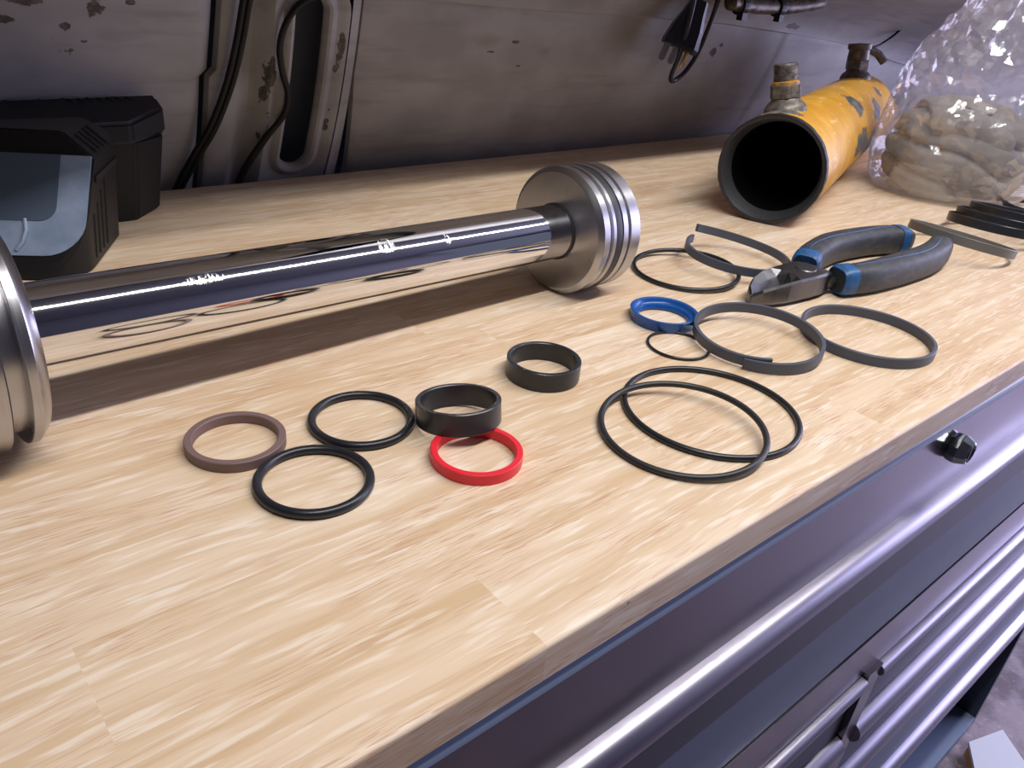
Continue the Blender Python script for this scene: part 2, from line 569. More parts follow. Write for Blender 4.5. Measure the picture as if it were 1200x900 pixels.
# back wall: the curved inner skin of the truck body, leaning in over the bench
LEAN = []
def lean_at(s):
    if s <= 15: return 26.0
    if s >= 150: return 13.5
    t = (s - 15) / 135.0
    return 26.0 - 12.5 * t
_tab = [(688.0, 0.0)]
for _i in range(1, 1301):
    a = radians(lean_at(_i - 0.5))
    _tab.append((_tab[-1][0] - sin(a), _tab[-1][1] + cos(a)))
def wp(x, s, off=0.0):
    """point on the wall skin: x along it, s up it, off = proud of it toward the room"""
    a = radians(lean_at(s))
    if s < 0:
        y, z = 688.0 - s * sin(a), s * cos(a)
    else:
        i = min(int(s), 1299); f = s - i
        y = _tab[i][0] * (1 - f) + _tab[i + 1][0] * f
        z = _tab[i][1] * (1 - f) + _tab[i + 1][1] * f
    return Vector((x, y - off * cos(a), z - off * sin(a)))

wall = tag(empty('wall_back', (0, 688, 0)), kind='structure')
def wlink(name, bm, m, smooth=True, ang=35):
    o = link(name, bm, m, None, smooth, ang)
    o.parent = wall
    o.matrix_parent_inverse = Matrix.Translation(Vector((0, -688, 0)) * MM)
    return o
S_ROWS = [-60, -20] + list(range(0, 180, 12)) + [190, 210, 240, 280]
def grid_panel(bm, cols_at, srows, offs_at=None):
    """sheet through columns cols_at(s) -> list of (x, off)"""
    prev = None
    for s in srows:
        row = [bm.verts.new(wp(x, s, o)) for x, o in cols_at(s)]
        if prev:
            for i in range(len(row) - 1):
                bm.faces.new((prev[i], prev[i + 1], row[i + 1], row[i]))
        prev = row

# dark skin of the cavity behind the panels, up to the roof
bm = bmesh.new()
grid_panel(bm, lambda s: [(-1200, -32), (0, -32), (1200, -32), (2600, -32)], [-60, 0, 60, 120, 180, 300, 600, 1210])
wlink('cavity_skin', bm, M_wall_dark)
# left flat panel with a stepped right edge
def left_edge(s):
    if s < 98: return 243.5
    if s < 104: return 243.5 + (s - 98) * 0.9
    return 249 + (s - 104) * 0.055
bm = bmesh.new()
rows = sorted(set(S_ROWS + [98, 104]))
grid_panel(bm, lambda s: [(-1100, 0), (60, 0), (left_edge(s) - 16, 0), (left_edge(s) - 9, -1.5), (left_edge(s) - 3, -6), (left_edge(s), -14)], rows)
wlink('side_panel', bm, M_wall)
# narrow strip and pressed channel left of the slotted pillar
bm = bmesh.new()
grid_panel(bm, lambda s: [(left_edge(s) + 2.5, -10), (left_edge(s) + 4, -3.5), (left_edge(s) + 6, -2.5), (267, -2.5), (271, -4), (276, -8.5), (283, -10), (288, -7), (293, -1), (296.5, 1.5)], rows)
wlink('channel_panel', bm, M_wall)
# slotted pillar: nested loops round the slot
bm = bmesh.new()
def stadium(d, hw=12.6, s0=10.0, s1=164.0, cx=328.0, n=20):
    r = hw + d
    pts = []
    for k in range(n + 1):
        a = pi + pi * k / n
        pts.append((cx + r * cos(a), s0 + hw + r * sin(a)))
    for k in range(n + 1):
        a = pi * k / n
        pts.append((cx + r * cos(a), s1 - hw + r * sin(a)))
    # subdivide long sides
    out = []
    for i in range(len(pts)):
        p, q = pts[i], pts[(i + 1) % len(pts)]
        out.append(p)
        L = abs(q[1] - p[1])
        if L > 40:
            for k in range(1, 10):
                out.append((p[0] + (q[0] - p[0]) * k / 10, p[1] + (q[1] - p[1]) * k / 10))
    return out
loops = []
for d, o in ((0, -5), (0, -3), (0.8, -1.0), (2.5, 1.6), (5, 2.6), (8, 1.4), (11, -0.6), (14, 0.0), (17, 1.4)):
    loops.append([bm.verts.new(wp(x, s, o)) for x, s in stadium(d)])
rect = []
for x, s in stadium(17):
    nx = max(296.5, min(364.0, 328 + (x - 328) * 1.16))
    ns = s
    if s < 15: ns = -60
    elif s > 170: ns = 280
    rect.append(bm.verts.new(wp(nx, ns, 1.5)))
loops.append(rect)
for A, B in zip(loops[:-1], loops[1:]):
    n = len(A)
    for i in range(n):
        j = (i + 1) % n
        try:
            bm.faces.new((A[i], A[j], B[j], B[i]))
        except ValueError:
            pass
wlink('slotted_pillar', bm, M_wall)
# strip right of the pillar, edged by the tapering gap
def gapL(s): return 376.5 if s < 0 else (376.5 - s * 0.026 if s < 99 else 373.9)
def gapR(s): return 386.5 if s < 0 else (386.5 - s * 0.125 if s < 99 else 374.1)
bm = bmesh.new()
grid_panel(bm, lambda s: [(363.5, 1.5), (367, 0.5), (370, -1.5), (gapL(s) - 1, -2), (gapL(s), -7)], sorted(set(S_ROWS + [99])))
wlink('pillar_flange', bm, M_wall)
# big right panel ending in a slanting edge beside the yellow tube
def right_end(s): return 1178 + (s + 20) * 0.36
bm = bmesh.new()
grid_panel(bm, lambda s: [(gapR(s), -8), (gapR(s) + 1, -2), (gapR(s) + 8, 0), (560, 0), (800, 0), (1000, 0), (1006, 1.5), (1016, 3.5), (right_end(s) - 3, 3.5), (right_end(s), -2), (right_end(s), -30)], sorted(set(S_ROWS + [99])))
wlink('side_panel', bm, M_wall)
# rail, its lower edge sagging to the right; unseen upper bulge shaped to cast shade
RX = [380, 428, 500, 571, 668, 760, 868, 960, 1060, 1153, 1254, 1390, 1520, 1700, 2300]
RS = [170, 166, 163, 161, 160, 158, 154.7, 149, 142, 134, 120, 100, 86, 70, 60]
bm = bmesh.new()
prev = None
for x, s in zip(RX, RS):
    col = [bm.verts.new(wp(x, ss, o)) for ss, o in ((s + 1, -3), (s, 2.5), (s + 1.5, 4), (s + 12, 5), (s + 24, 9), (s + 34, 15), (s + 50, 34), (s + 80, 92), (s + 110, 152), (s + 140, 188), (s + 190, 198), (s + 330, 198), (1210, 60))]
    if prev:
        for i in range(len(col) - 1):
            bm.faces.new((prev[i], col[i], col[i + 1], prev[i + 1]))
    prev = col
wlink('wall_rail', bm, M_wall)
# upper skin left of the rail
bm = bmesh.new()
grid_panel(bm, lambda s: [(-1200, 1), (0, 1), (382, 1)], [276, 400, 700, 1210])
wlink('upper_panel', bm, M_wall)
# added out-of-view ledge in two pieces, casting shade on the chargers
bm = bmesh.new(); prism(bm, [(-1100, 352), (262, 352), (310, 410), (310, 640), (-1100, 640)], 290, 306)
tag(link('shade_ledge_1', bm, M_wall), kind='structure')
bm = bmesh.new(); prism(bm, [(310, 424), (384, 424), (384, 640), (310, 640)], 262, 276)
tag(link('shade_ledge_2', bm, M_wall), kind='structure')
# far panel beyond the slanting edge
bm = bmesh.new()
grid_panel(bm, lambda s: [(1275, -24), (1285, -10), (1700, -10), (2400, -10)], S_ROWS[:-3])
wlink('far_panel', bm, M_wall)

# ------------------------------------------------------------------ WORKBENCH TOP made of glued staves
X0, X1, YF, YR, TH = -420.0, 1240.0, 125.8, 675.0, 17.5
bench = empty('workbench_top', (400, 400, -TH))
tag(bench, 'pale butcher block wooden worktop of glued staves under all the parts', 'worktop')
rows_n = 13
w = (YR - YF) / rows_n
for r in range(rows_n):
    y0 = YF + r * w
    x = X0 - random.uniform(0, 250)
    while x < X1:
        L = random.uniform(230, 460)
        xa, xb = max(x, X0), min(x + L, X1)
        x += L
        if xb - xa < 12:
            continue
        bm = bmesh.new()
        if r == 0:
            R = 1.8
            prof = [(y0, -TH + 0.6), (y0 + 0.6, -TH), (y0 + w, -TH), (y0 + w, 0)] + \
                   [(y0 + R - R * sin(a), -R + R * cos(a)) for a in (0, pi / 8, pi / 4, 3 * pi / 8, pi / 2)]
            A = [bm.verts.new((xa, y, z)) for y, z in prof]
            B = [bm.verts.new((xb, y, z)) for y, z in prof]
            bm.faces.new(A); bm.faces.new(B[::-1])
            for i in range(len(prof)):
                j = (i + 1) % len(prof)
                bm.faces.new((A[i], A[j], B[j], B[i]))
        else:
            box(bm, xa, xb, y0, y0 + w, -TH, 0)
        c = Vector(((xa + xb) / 2, y0 + w / 2, -TH / 2))
        for v in bm.verts:
            v.co -= c
        o = link('stave', bm, M_wood, bench)
        o.location = (c - Vector((400, 400, -TH))) * MM

# ------------------------------------------------------------------ CABINET under the bench
CX0, CX1, CF = -420.0, 1222.0, 126.5      # CF: plane of the front frame
cab = empty('tool_cabinet', (400, 400, -860))
tag(cab, 'metal tool cabinet with long silver drawer pulls under the wooden worktop', 'cabinet')
def clink(name, bm, m, smooth=False, ang=30, parent=None):
    o = link(name, bm, m, None, smooth, ang)
    o.parent = parent or cab
    if parent is None:
        o.matrix_parent_inverse = Matrix.Translation(-Vector((400, 400, -860)) * MM)
    return o
ZT = -TH - 0.8
bm = bmesh.new(); box(bm, CX0, CX1 - 14, CF + 30, 660, -615, ZT - 1); clink('carcass', bm, M_cab_navy)
bm = bmesh.new(); box(bm, CX1 - 14, CX1, CF, 660, -845, ZT - 8); clink('side_panel', bm, M_cab_navy)
bm = bmesh.new(); box(bm, CX0, CX1 - 14, 560, 575, -828, -615); clink('back_panel', bm, M_cab_navy)
bm = bmesh.new(); box(bm, CX0, CX1 - 14, CF, 600, -845, -824); clink('bottom_shelf', bm, M_trim)
# painted lip below the wood
bm = bmesh.new()
prof = [(CF + 8, ZT), (CF + 2.5, ZT), (CF + 0.7, ZT - 0.8), (CF, ZT - 2.5), (CF, ZT - 7), (CF + 8, ZT - 7)]
A = [bm.verts.new((CX0, y, z)) for y, z in prof]; B = [bm.verts.new((CX1, y, z)) for y, z in prof]
bm.faces.new(A); bm.faces.new(B[::-1])
for i in range(len(prof)):
    j = (i + 1) % len(prof)
    bm.faces.new((A[i], A[j], B[j], B[i]))
clink('top_trim', bm, M_trim, True)
bm = bmesh.new(); box(bm, CX0, CX1, CF + 1.2, CF + 10, -84, ZT - 7); clink('front_panel', bm, M_stainless)
bm = bmesh.new(); box(bm, CX0, CX1, CF + 1, CF + 30, -258, -211); clink('middle_rail', bm, M_stainless)
DIV = 522.0
bm = bmesh.new(); box(bm, DIV - 11, DIV + 11, CF - 3, CF + 30, -615, -258); clink('divider', bm, M_stainless)

def handle(parent, xa, xb, zt, zb, depth=22, r=15.0):
    """rolled aluminium pull: a round nose with a tail running back to the drawer face"""
    bm = bmesh.new()
    cz = (zt + zb) / 2; r = (zt - zb) / 2
    prof = [(CF + 6, zt - 1.5), (CF + 6, zt)]
    cy = CF - depth + r
    for k in range(0, 15):
        a = pi / 2 + pi * k / 14 * 1.08
        prof.append((cy + r * cos(a), cz + r * sin(a)))
    prof += [(cy + 2, zb + 2.0), (cy + 4, cz), (CF + 6, zt - 1.6)]
    A = [bm.verts.new((xa, y, z)) for y, z in prof]; B = [bm.verts.new((xb, y, z)) for y, z in prof]
    bm.faces.new(A); bm.faces.new(B[::-1])
    for i in range(len(prof)):
        j = (i + 1) % len(prof)
        bm.faces.new((A[i], A[j], B[j], B[i]))
    return clink('drawer_pull', bm, M_alu, True, 35, parent)

def drawer(xa, xb, z0, z1, m_face, hz, hh=22, dep=21):
    bm = bmesh.new(); box(bm, xa, xb, CF + 2, CF + 29, z0, z1)
    d = clink('drawer', bm, m_face)
    handle(d, xa, xb, hz, hz - hh, dep)
    return d
d1 = drawer(CX0, CX1 - 15, -209, -86, M_cab_blue, -80, 18, 10)
# dark band on the top drawer, painted as the shade under its pull
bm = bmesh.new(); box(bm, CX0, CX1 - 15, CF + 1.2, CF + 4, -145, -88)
o = clink('pull_shade_strip', bm, M_cab_navy, parent=d1)
# two banks of smaller drawers below: face top, face bottom, pull top, pull height, pull depth
for zt_, zb_, hz, hh, dep, mf in ((-260, -329, -262, 11, 6, M_cab_navy), (-331, -412, -330, 22, 9, M_cab_navy),
                                  (-414, -543, -414, 25, 9, M_cab_blue), (-545, -612, -545, 25, 9, M_cab_blue)):
    for xa, xb in ((CX0, DIV - 12), (DIV + 12, CX1 - 15)):
        drawer(xa, xb, zb_, zt_, mf, hz, hh, dep)
# lock with a faceted bezel
lockx, lockz = 487.0, -42.0
bm = bmesh.new()
f = lambda v: Vector((lockx + v.x, CF + 1.2 - v.z, lockz + v.y))
rings = []
for rr, h in ((8.6, 0), (9.6, 2), (9.8, 6.5), (7.8, 11.5), (6.4, 12.3), (5.8, 11.4)):
    rings.append([bm.verts.new(f(Vector((x, y, h)))) for x, y in ngon_pts(10, rr, 0.2)])
for A, B in zip(rings[:-1], rings[1:]):
    for i in range(10):
        bm.faces.new((A[i], A[(i + 1) % 10], B[(i + 1) % 10], B[i]))
bm.faces.new(rings[-1])
lk = clink('lock', bm, M_lock)
lk['label'] = 'dark chrome faceted lock bezel'
bm = bmesh.new()
prism(bm, [(-1.0, -3.6), (1.0, -3.6), (1.0, 3.6), (-1.0, 3.6)], 11.0, 11.9, f)
clink('keyhole', bm, M_dark_gap, parent=lk)
for fx in (CX0 + 40, CX1 - 18):
    bm = bmesh.new(); box(bm, fx - 14, fx + 14, CF + 6, CF + 40, -860, -845); clink('foot', bm, M_cab_navy)
    bm = bmesh.new(); box(bm, fx - 14, fx + 14, 600, 640, -860, -845); clink('foot', bm, M_cab_navy)

# ------------------------------------------------------------------ HYDRAULIC PISTON ROD
PSI, TAU = 0.04758, -0.02206
rodx = Vector((cos(PSI) * cos(TAU), sin(PSI) * cos(TAU), sin(TAU)))
rody = Vector((-sin(PSI), cos(PSI), 0))
rodz = rodx.cross(rody)
RM = Matrix(((rodx.x, rody.x, rodz.x, 0.35428), (rodx.y, rody.y, rodz.y, 0.35961), (rodx.z, rody.z, rodz.z, 0.04155), (0, 0, 0, 1)))
rodt = empty('piston_rod')
rodt.matrix_world = RM
tag(rodt, 'chromed hydraulic piston rod with grooved steel ends lying across the bench', 'piston rod')
bm = bmesh.new(); lathe(bm, [(0, -330), (17.45, -330), (17.45, -1.2), (16.9, -0.6)], 128, 'x'); link('rod', bm, M_chrome, rodt, True, 40)
bm = bmesh.new(); lathe(bm, [(16.8, -1.3), (18.3, -1.0), (18.3, 0.6), (16.8, 0.6)], 96, 'x'); link('rod_shoulder_groove', bm, M_dark_gap, rodt, True, 40)
R = 41.2
prof = [(15, 0), (37.8, 0), (38.3, 0.25), (40.6, 2.6), (R, 3.0), (R, 8.3), (R - .5, 8.6), (R - 2.2, 8.9), (R - 2.2, 10.9), (R - .5, 11.2), (R, 11.5),
        (R, 14.2), (R - .3, 14.4), (R - 5.5, 14.5), (R - 5.5, 21.0), (R - .3, 21.1), (R, 21.3), (R, 25.6), (R - .4, 25.9), (R - 1.6, 26.1), (R - 1.6, 28.2), (R - .4, 28.4), (R, 28.7),
        (R, 37.6), (R - 1.4, 39), (0, 39)]
bm = bmesh.new(); lathe(bm, prof, 160, 'x'); link('piston', bm, M_turned, rodt, True, 25)
bm = bmesh.new()
lathe(bm, [(R - 5.4, 14.6), (R - 0.5, 14.8), (R - 0.2, 17.7), (R - 0.5, 20.7), (R - 5.4, 20.9)], 160, 'x')
o = link('piston_seal', bm, M_oring_matte, rodt, True, 40); o['label'] = 'black rubber seal in the piston groove'
G = 46.3
s0 = -312
prof = [(17, s0), (41.5, s0), (42.2, s0 - .3), (G - .3, s0 - 3.6), (G, s0 - 4.2), (G, s0 - 7.4), (G - .5, s0 - 7.8), (G - 5.5, s0 - 7.9), (G - 5.5, s0 - 14.2), (G - .3, s0 - 14.3), (G + .6, s0 - 14.9),
        (G + .6, s0 - 30), (G - 3, s0 - 30.5), (G - 3, s0 - 34), (G + .8, s0 - 34.5), (G + .8, s0 - 60), (G - 1, s0 - 62), (0, s0 - 62)]
bm = bmesh.new(); lathe(bm, prof, 160, 'x'); o = link('gland', bm, M_turned, rodt, True, 25)
o['label'] = 'bare steel gland with deep groove'

# ------------------------------------------------------------------ RINGS
def ring_obj(name, bm, m, loc, nrm, label, cat, group=None):
    o = link(name, bm, m, None, True, 35)
    z = Vector(nrm).normalized()
    x = Vector((1, 0, 0)); x = (x - z * x.dot(z)).normalized(); y = z.cross(x)
    o.matrix_world = Matrix(((x.x, y.x, z.x, loc[0] * MM), (x.y, y.y, z.y, loc[1] * MM), (x.z, y.z, z.z, loc[2] * MM), (0, 0, 0, 1)))
    return tag(o, label, cat, group)

def torus_bm(R, r, seg=128, ms=20):
    bm = bmesh.new()
    lathe(bm, [(R + r * cos(2 * pi * k / ms), r * sin(2 * pi * k / ms)) for k in range(ms)], seg, 'z', True)
    return bm
def band_bm(Ro, Ri, h, ch=0.35, seg=128):
    bm = bmesh.new()
    lathe(bm, [(Ri + ch, 0), (Ro - ch, 0), (Ro, ch), (Ro, h - ch), (Ro - ch, h), (Ri + ch, h), (Ri, h - ch), (Ri, ch)], seg, 'z', True)
    return bm
def split_bm(Ro, t, h, a0, sweep, dr=0.0, dz=0.0, seg=140, scarf=True):
    """one open turn of square section; radius and height drift towards its end"""
    bm = bmesh.new()
    rows = []
    for k in range(seg + 1):
        u = k / seg
        a = a0 + sweep * u
        e = max(0.0, (u - 0.72) / 0.28)
        rr = Ro + dr * e * e
        z = dz * e * e
        hh = h
        ci, co = (rr - t), rr
        sec = [(ci, z), (co, z), (co, z + hh), (ci, z + hh)]
        rows.append([bm.verts.new((p * cos(a), p * sin(a), q)) for p, q in sec])
    for A, B in zip(rows[:-1], rows[1:]):
        for i in range(4):
            j = (i + 1) % 4
            bm.faces.new((A[i], A[j], B[j], B[i]))
    bm.faces.new(rows[0]); bm.faces.new(rows[-1][::-1])
    return bm

ring_obj('backup_ring', band_bm(21.2, 17.9, 4.8), M_brown, (107.4, 290.0, 0), (0, 0, 1), 'brown plastic flat ring left of the two thick black O-rings', 'ring')
ring_obj('o_ring', torus_bm(22.6, 2.05), M_oring, (122.25, 246.7, 2.05), (0, 0, 1), 'thick black O-ring touching the brown ring, the nearer of two', 'O-ring', 'thick black O-rings')
ring_obj('o_ring', torus_bm(22.8, 2.0), M_oring, (162.8, 277.9, 2.0), (0, 0, 1), 'thick black O-ring beside the tall black band, behind its twin', 'O-ring', 'thick black O-rings')
ring_obj('rod_seal', band_bm(20.7, 17.6, 5.3), M_red, (190.2, 225.4, 0), (0, 0, 1), 'bright red flat ring half under a tall black band', 'ring')
ring_obj('wear_band', band_bm(20.2, 17.7, 11.0), M_band, (199.8, 251.8, 3.25), (0.02, 0.155, 1), 'tall black band ring leaning on the bright red ring', 'ring', 'tall black band rings')
ring_obj('wear_band', band_bm(20.1, 17.5, 10.6), M_band, (269.6, 269.8, 0), (0, 0, 1), 'tall black band ring standing alone in front of the grooved piston', 'ring', 'tall black band rings')
ring_obj('o_ring', torus_bm(44.7, 1.65), M_oring, (318.87, 194.1, 1.65), (0, 0, 1), 'large thin black O-ring lying flat beneath another near the bench edge', 'O-ring', 'large thin black O-rings')
ring_obj('o_ring', torus_bm(39.85, 1.65), M_oring_matte, (288.2, 188.1, 4.35), (-0.068, -0.01, 1), 'large thin black O-ring laid over another, nearest the bench edge', 'O-ring', 'large thin black O-rings')
ring_obj('o_ring', torus_bm(18.5, 0.9), M_oring, (366.2, 254.5, 0.9), (0, 0, 1), 'smallest thin black O-ring in front of the blue seal', 'O-ring')
bm = bmesh.new()
lathe(bm, [(16.8, 0), (20.4, 0), (21.0, 0.8), (21.7, 6.0), (21.9, 7.2), (21.2, 7.6), (19.6, 7.0), (18.9, 5.2), (18.2, 4.4), (17.0, 4.0), (16.2, 2.5), (16.2, 0.6)], 128, 'z', True)
ring_obj('u_cup_seal', bm, M_blue, (388.2, 285.9, 0), (0, 0, 1), 'glossy blue lip seal left of the grey split ring', 'seal')
ring_obj('guide_ring', band_bm(41.6, 39.2, 6.6, 0.3), M_grey_ring, (487.2, 198.3, 0), (0, 0, 1), 'closed grey plastic ring nearest the bench edge, right of the split one', 'ring', 'grey plastic guide rings')
ring_obj('guide_ring', split_bm(39.4, 2.2, 6.2, radians(203), 2 * pi + 0.42, -2.6, 1.4), M_grey_ring, (411.8, 230.6, 3.6), (-0.055, -0.04, 1), 'grey plastic split ring with overlapping ends, between blue seal and closed grey ring', 'ring', 'grey plastic guide rings')
ring_obj('o_ring', torus_bm(38.6, 1.65), M_oring, (471.9, 335.6, 3.6), (-0.05, 0, 1), 'medium black O-ring partly under a grey split ring, beside the piston', 'O-ring')
ring_obj('guide_ring', split_bm(40.3, 2.2, 6.2, radians(100), 2 * pi - 0.10, 0.6, 8.0), M_grey_ring, (522.6, 328.0, 6.6), (0.04, -0.04, 1), 'grey plastic split ring with gaping ends behind the pliers jaws', 'ring', 'grey plastic guide rings')

def edge_ring(name, bm, m, c, e1, slope, label, cat, group):
    """ring leaning so that its near side is raised towards the camera side"""
    e1 = Vector(e1).normalized()
    h = Vector((c[0], c[1], 0)).normalized()
    e2 = Vector((h.x, h.y, -slope))
    e2 = (e2 - e1 * e2.dot(e1)).normalized()
    n = e1.cross(e2)
    if n.z < 0: n = -n
    return ring_obj(name, bm, m, c, n, label, cat, group)
edge_ring('guide_ring', band_bm(45.0, 42.8, 7.6), M_grey_ring2, (752, 254, 8.5), (0.4, -0.91, -0.10), 0.19, 'grey flat ring propped on the end of the pliers handle', 'ring', 'grey plastic guide rings')
edge_ring('piston_band', band_bm(41, 38.5, 8.0), M_band, (834, 258, 8.0), (0.30, -0.94, -0.02), 0.15, 'glossy black band nearest the pliers in the leaning pile', 'ring', 'black bands in the leaning pile')
edge_ring('piston_band', band_bm(41, 38.5, 6.5), M_band, (862, 262, 10.5), (0.30, -0.94, -0.02), 0.15, 'glossy black band in the middle of the leaning pile', 'ring', 'black bands in the leaning pile')
edge_ring('piston_band', band_bm(41, 38.5, 6.5), M_band, (892, 262, 12.0), (0.30, -0.94, -0.02), 0.15, 'glossy black band at the back of the leaning pile', 'ring', 'black bands in the leaning pile')
edge_ring('piston_band', band_bm(42, 39.5, 6.0), M_band, (985, 262, 5.0), (0.4, -0.9, 0), 0.03, 'black band lying flat at the right beside the plastic bag', 'ring', None)

# ------------------------------------------------------------------ PLIERS
pl = empty('diagonal_pliers', (530, 268, 0))
tag(pl, 'diagonal cutting pliers with charcoal and blue grips lying open on the bench', 'pliers')
def plink(name, bm, m, smooth=False, ang=30, parent=None):
    o = link(name, bm, m, None, smooth, ang)
    o.parent = parent or pl
    if parent is None:
        o.matrix_parent_inverse = Matrix.Translation(-Vector((530, 268, 0)) * MM)
    return o
TIP = Vector((462.5, 271.5, 0)); ja = radians(-3.0)
def jt(v):
    return Vector((TIP.x + v.x * cos(ja) - v.y * sin(ja), TIP.y + v.x * sin(ja) + v.y * cos(ja), v.z))
def jaw(sign):
    bm = bmesh.new()
    zb, zt = 2.5, 18.5
    # plan stations: x, outer half-width, inner z (cutting hollow), top z outer
    st = [(0, 1.4, 6.0, 9.0), (4, 6.5, 6.4, 13.0), (12, 10.5, 6.6, 16.0), (24, 13.2, 7.0, 18.0), (34, 14.0, 8.0, 18.6), (38, 14.2, 18.4, 18.6), (52, 14.8, 18.8, 18.8), (64, 14.4, 18.8, 18.8), (76, 11.5, 17.0, 17.0)]
    rows = []
    for x, hw, zi, zo in st:
        sec = [(0.12, zb), (hw * 0.9, zb), (hw, zb + 2), (hw, zo - 1.5), (hw - 1.4, zo), (hw * 0.45, zo if x >= 37 else zo - 0.4 * (zo - zi)), (0.12, zi)]
        rows.append([bm.verts.new(jt(Vector((x, sign * y, z)))) for y, z in sec])
    for A, B in zip(rows[:-1], rows[1:]):
        n = len(A)
        for i in range(n):
            j = (i + 1) % n
            bm.faces.new((A[i], A[j], B[j], B[i]))
    bm.faces.new(rows[0]); bm.faces.new(rows[-1][::-1])
    return plink('jaw', bm, M_jaw, False)
j1 = jaw(-1); j2 = jaw(1)
for j, s in ((j1, -1), (j2, 1)):
    bm = bmesh.new()
    tube(bm, [jt(Vector((1, s * 0.5, 6.0))), jt(Vector((12, s * 0.6, 6.5))), jt(Vector((35, s * 0.7, 7.2)))], 0.5, 6)
    plink('cutting_edge', bm, M_jaw_edge, parent=j)
bm = bmesh.new()
lathe(bm, [(0, 1.5), (7.2, 1.5), (7.6, 2.2), (7.6, 18.8), (7.0, 19.4), (0, 19.4)], 40)
for v in bm.verts:
    v.co = jt(v.co + Vector((58, 0, 0)))
plink('pivot', bm, M_jaw, True, 35)
def sweep_sec(bm, path, secs, f_end=True):
    """path with oval sections (half width, z bottom, z top)"""
    rows = []
    n = len(path); K = 20
    for i in range(n):
        d = (path[min(i + 1, n - 1)] - path[max(i - 1, 0)]); d.z = 0; d.normalize()
        nr = Vector((-d.y, d.x, 0))
        hw, z0, z1 = secs[i]
        cz, hz = (z0 + z1) / 2, (z1 - z0) / 2
        ring = []
        for k in range(K):
            a = 2 * pi * k / K
            cx, sx = cos(a), sin(a)
            ex = 0.62
            px = math.copysign(abs(cx) ** ex, cx); pz = math.copysign(abs(sx) ** ex, sx)
            p = path[i] + nr * hw * px
            ring.append(bm.verts.new((p.x, p.y, cz + hz * pz)))
        rows.append(ring)
    for A, B in zip(rows[:-1], rows[1:]):
        for k in range(K):
            j = (k + 1) % K
            bm.faces.new((A[k], A[j], B[j], B[k]))
    bm.faces.new(rows[0][::-1]); bm.faces.new(rows[-1])
def grip(pts, hws, shank):
    bm = bmesh.new()
    tube(bm, [Vector(p) for p in shank], 5.2, 8)
    plink('shank', bm, M_jaw, False)
    path = catmull([(x, y, 0) for x, y in pts], 8)
    n = len(path)
    def at_u(u):
        q = u * (len(hws) - 1); i = min(int(q), len(hws) - 2); t = q - i
        return tuple(hws[i][k] * (1 - t) + hws[i + 1][k] * t for k in range(3))
    secs = [at_u(i / (n - 1)) for i in range(n)]
    # round the end off
    for i, k in ((0, .86), (n - 1, .72), (n - 2, .9)):
        hw, a, b = secs[i]; c = (a + b) / 2; secs[i] = (hw * k, c + (a - c) * k, c + (b - c) * k)
    bm = bmesh.new(); sweep_sec(bm, path, secs)
    g = plink('handle_grip', bm, M_grip, True, 50)
    # blue inner sheath showing as a collar and a wavy ridge along the top, and a band at the end
    bm = bmesh.new()
    sweep_sec(bm, path[0:5], [(s[0] + .55, s[1] - .3, s[2] + .55) for s in secs[0:5]])
    c = plink('grip_collar', bm, M_grip_blue, True, 50, g); c['label'] = 'blue collar at the front of the grip'
    bm = bmesh.new()
    rp = []
    for i in range(5, n - 5):
        wv = sin(i / n * 9.0) * 2.2
        d = (path[i + 1] - path[i - 1]).normalized(); nr = Vector((-d.y, d.x, 0))
        rp.append(Vector((path[i].x + nr.x * (wv - 1), path[i].y + nr.y * (wv - 1), secs[i][2] - 0.3)))
    tube(bm, rp, 0.55, 8)
    c = plink('grip_ridge', bm, M_grip_blue, True, 50, g); c['label'] = 'blue wavy ridge along the top of the grip'
    return g, path, secs
gA, pA, sA = grip([(541, 254), (566, 246), (608, 242), (652, 241.5), (686, 246), (708, 253)],
                  [(10.4, 1.5, 21), (10.0, 1, 22.5), (10.2, 0.6, 23.5), (10.4, 0.6, 23.5), (10.4, 0.6, 23.5), (9.6, 0.6, 22)], [(530, 262, 9), (548, 255, 9)])
gB, pB, sB = grip([(543, 282), (568, 291), (604, 297), (642, 294.5), (672, 288), (700, 277.5)],
                  [(10.0, 1.5, 21), (10.2, 1, 22.5), (10.4, 0.6, 23.5), (10.4, 0.6, 23.5), (10.4, 0.6, 23.5), (10.6, 0.6, 23)], [(530, 274, 9), (550, 285, 9)])
bm = bmesh.new(); n = len(pB)
sweep_sec(bm, pB[n - 5:n - 2], [(s[0] + .5, s[1] - .2, s[2] + .5) for s in sB[n - 5:n - 2]])
c = plink('grip_end_band', bm, M_grip_blue, True, 50, gB); c['label'] = 'blue band at the end of the grip'

# ------------------------------------------------------------------ YELLOW CYLINDER TUBE
TA = 0.356
tb = empty('cylinder_barrel', (645.8, 391.3, 48.0), (0, 0, TA))
tag(tb, 'open yellow painted hydraulic cylinder barrel with chipped paint beside the bag', 'cylinder')
bm = bmesh.new(); lathe(bm, [(47.4, 3), (48, 4), (48, 480), (46, 484), (0, 484)], 128, 'x'); link('barrel_shell', bm, M_yellow, tb, True, 35)
bm = bmesh.new()
lathe(bm, [(48.2, 6.0), (48.15, 1.6), (47.6, 0.1), (46.0, -0.1), (44.4, 0.4)], 128, 'x')
for v in bm.verts:
    k = 1 + 0.010 * noise.noise(v.co * 0.22); v.co.y *= k; v.co.z *= k
o = link('rim', bm, M_rim, tb, True, 40); o['label'] = 'bare dark steel rim'
bm = bmesh.new(); lathe(bm, [(44.4, 0.4), (44.0, 1.2), (40.6, 18), (40.2, 19)], 128, 'x'); o = link('bore_chamfer', bm, M_bore, tb, True, 40); o['label'] = 'chamfer inside the mouth, coloured as lit bore'  # lighter colour stands in for light falling into the mouth
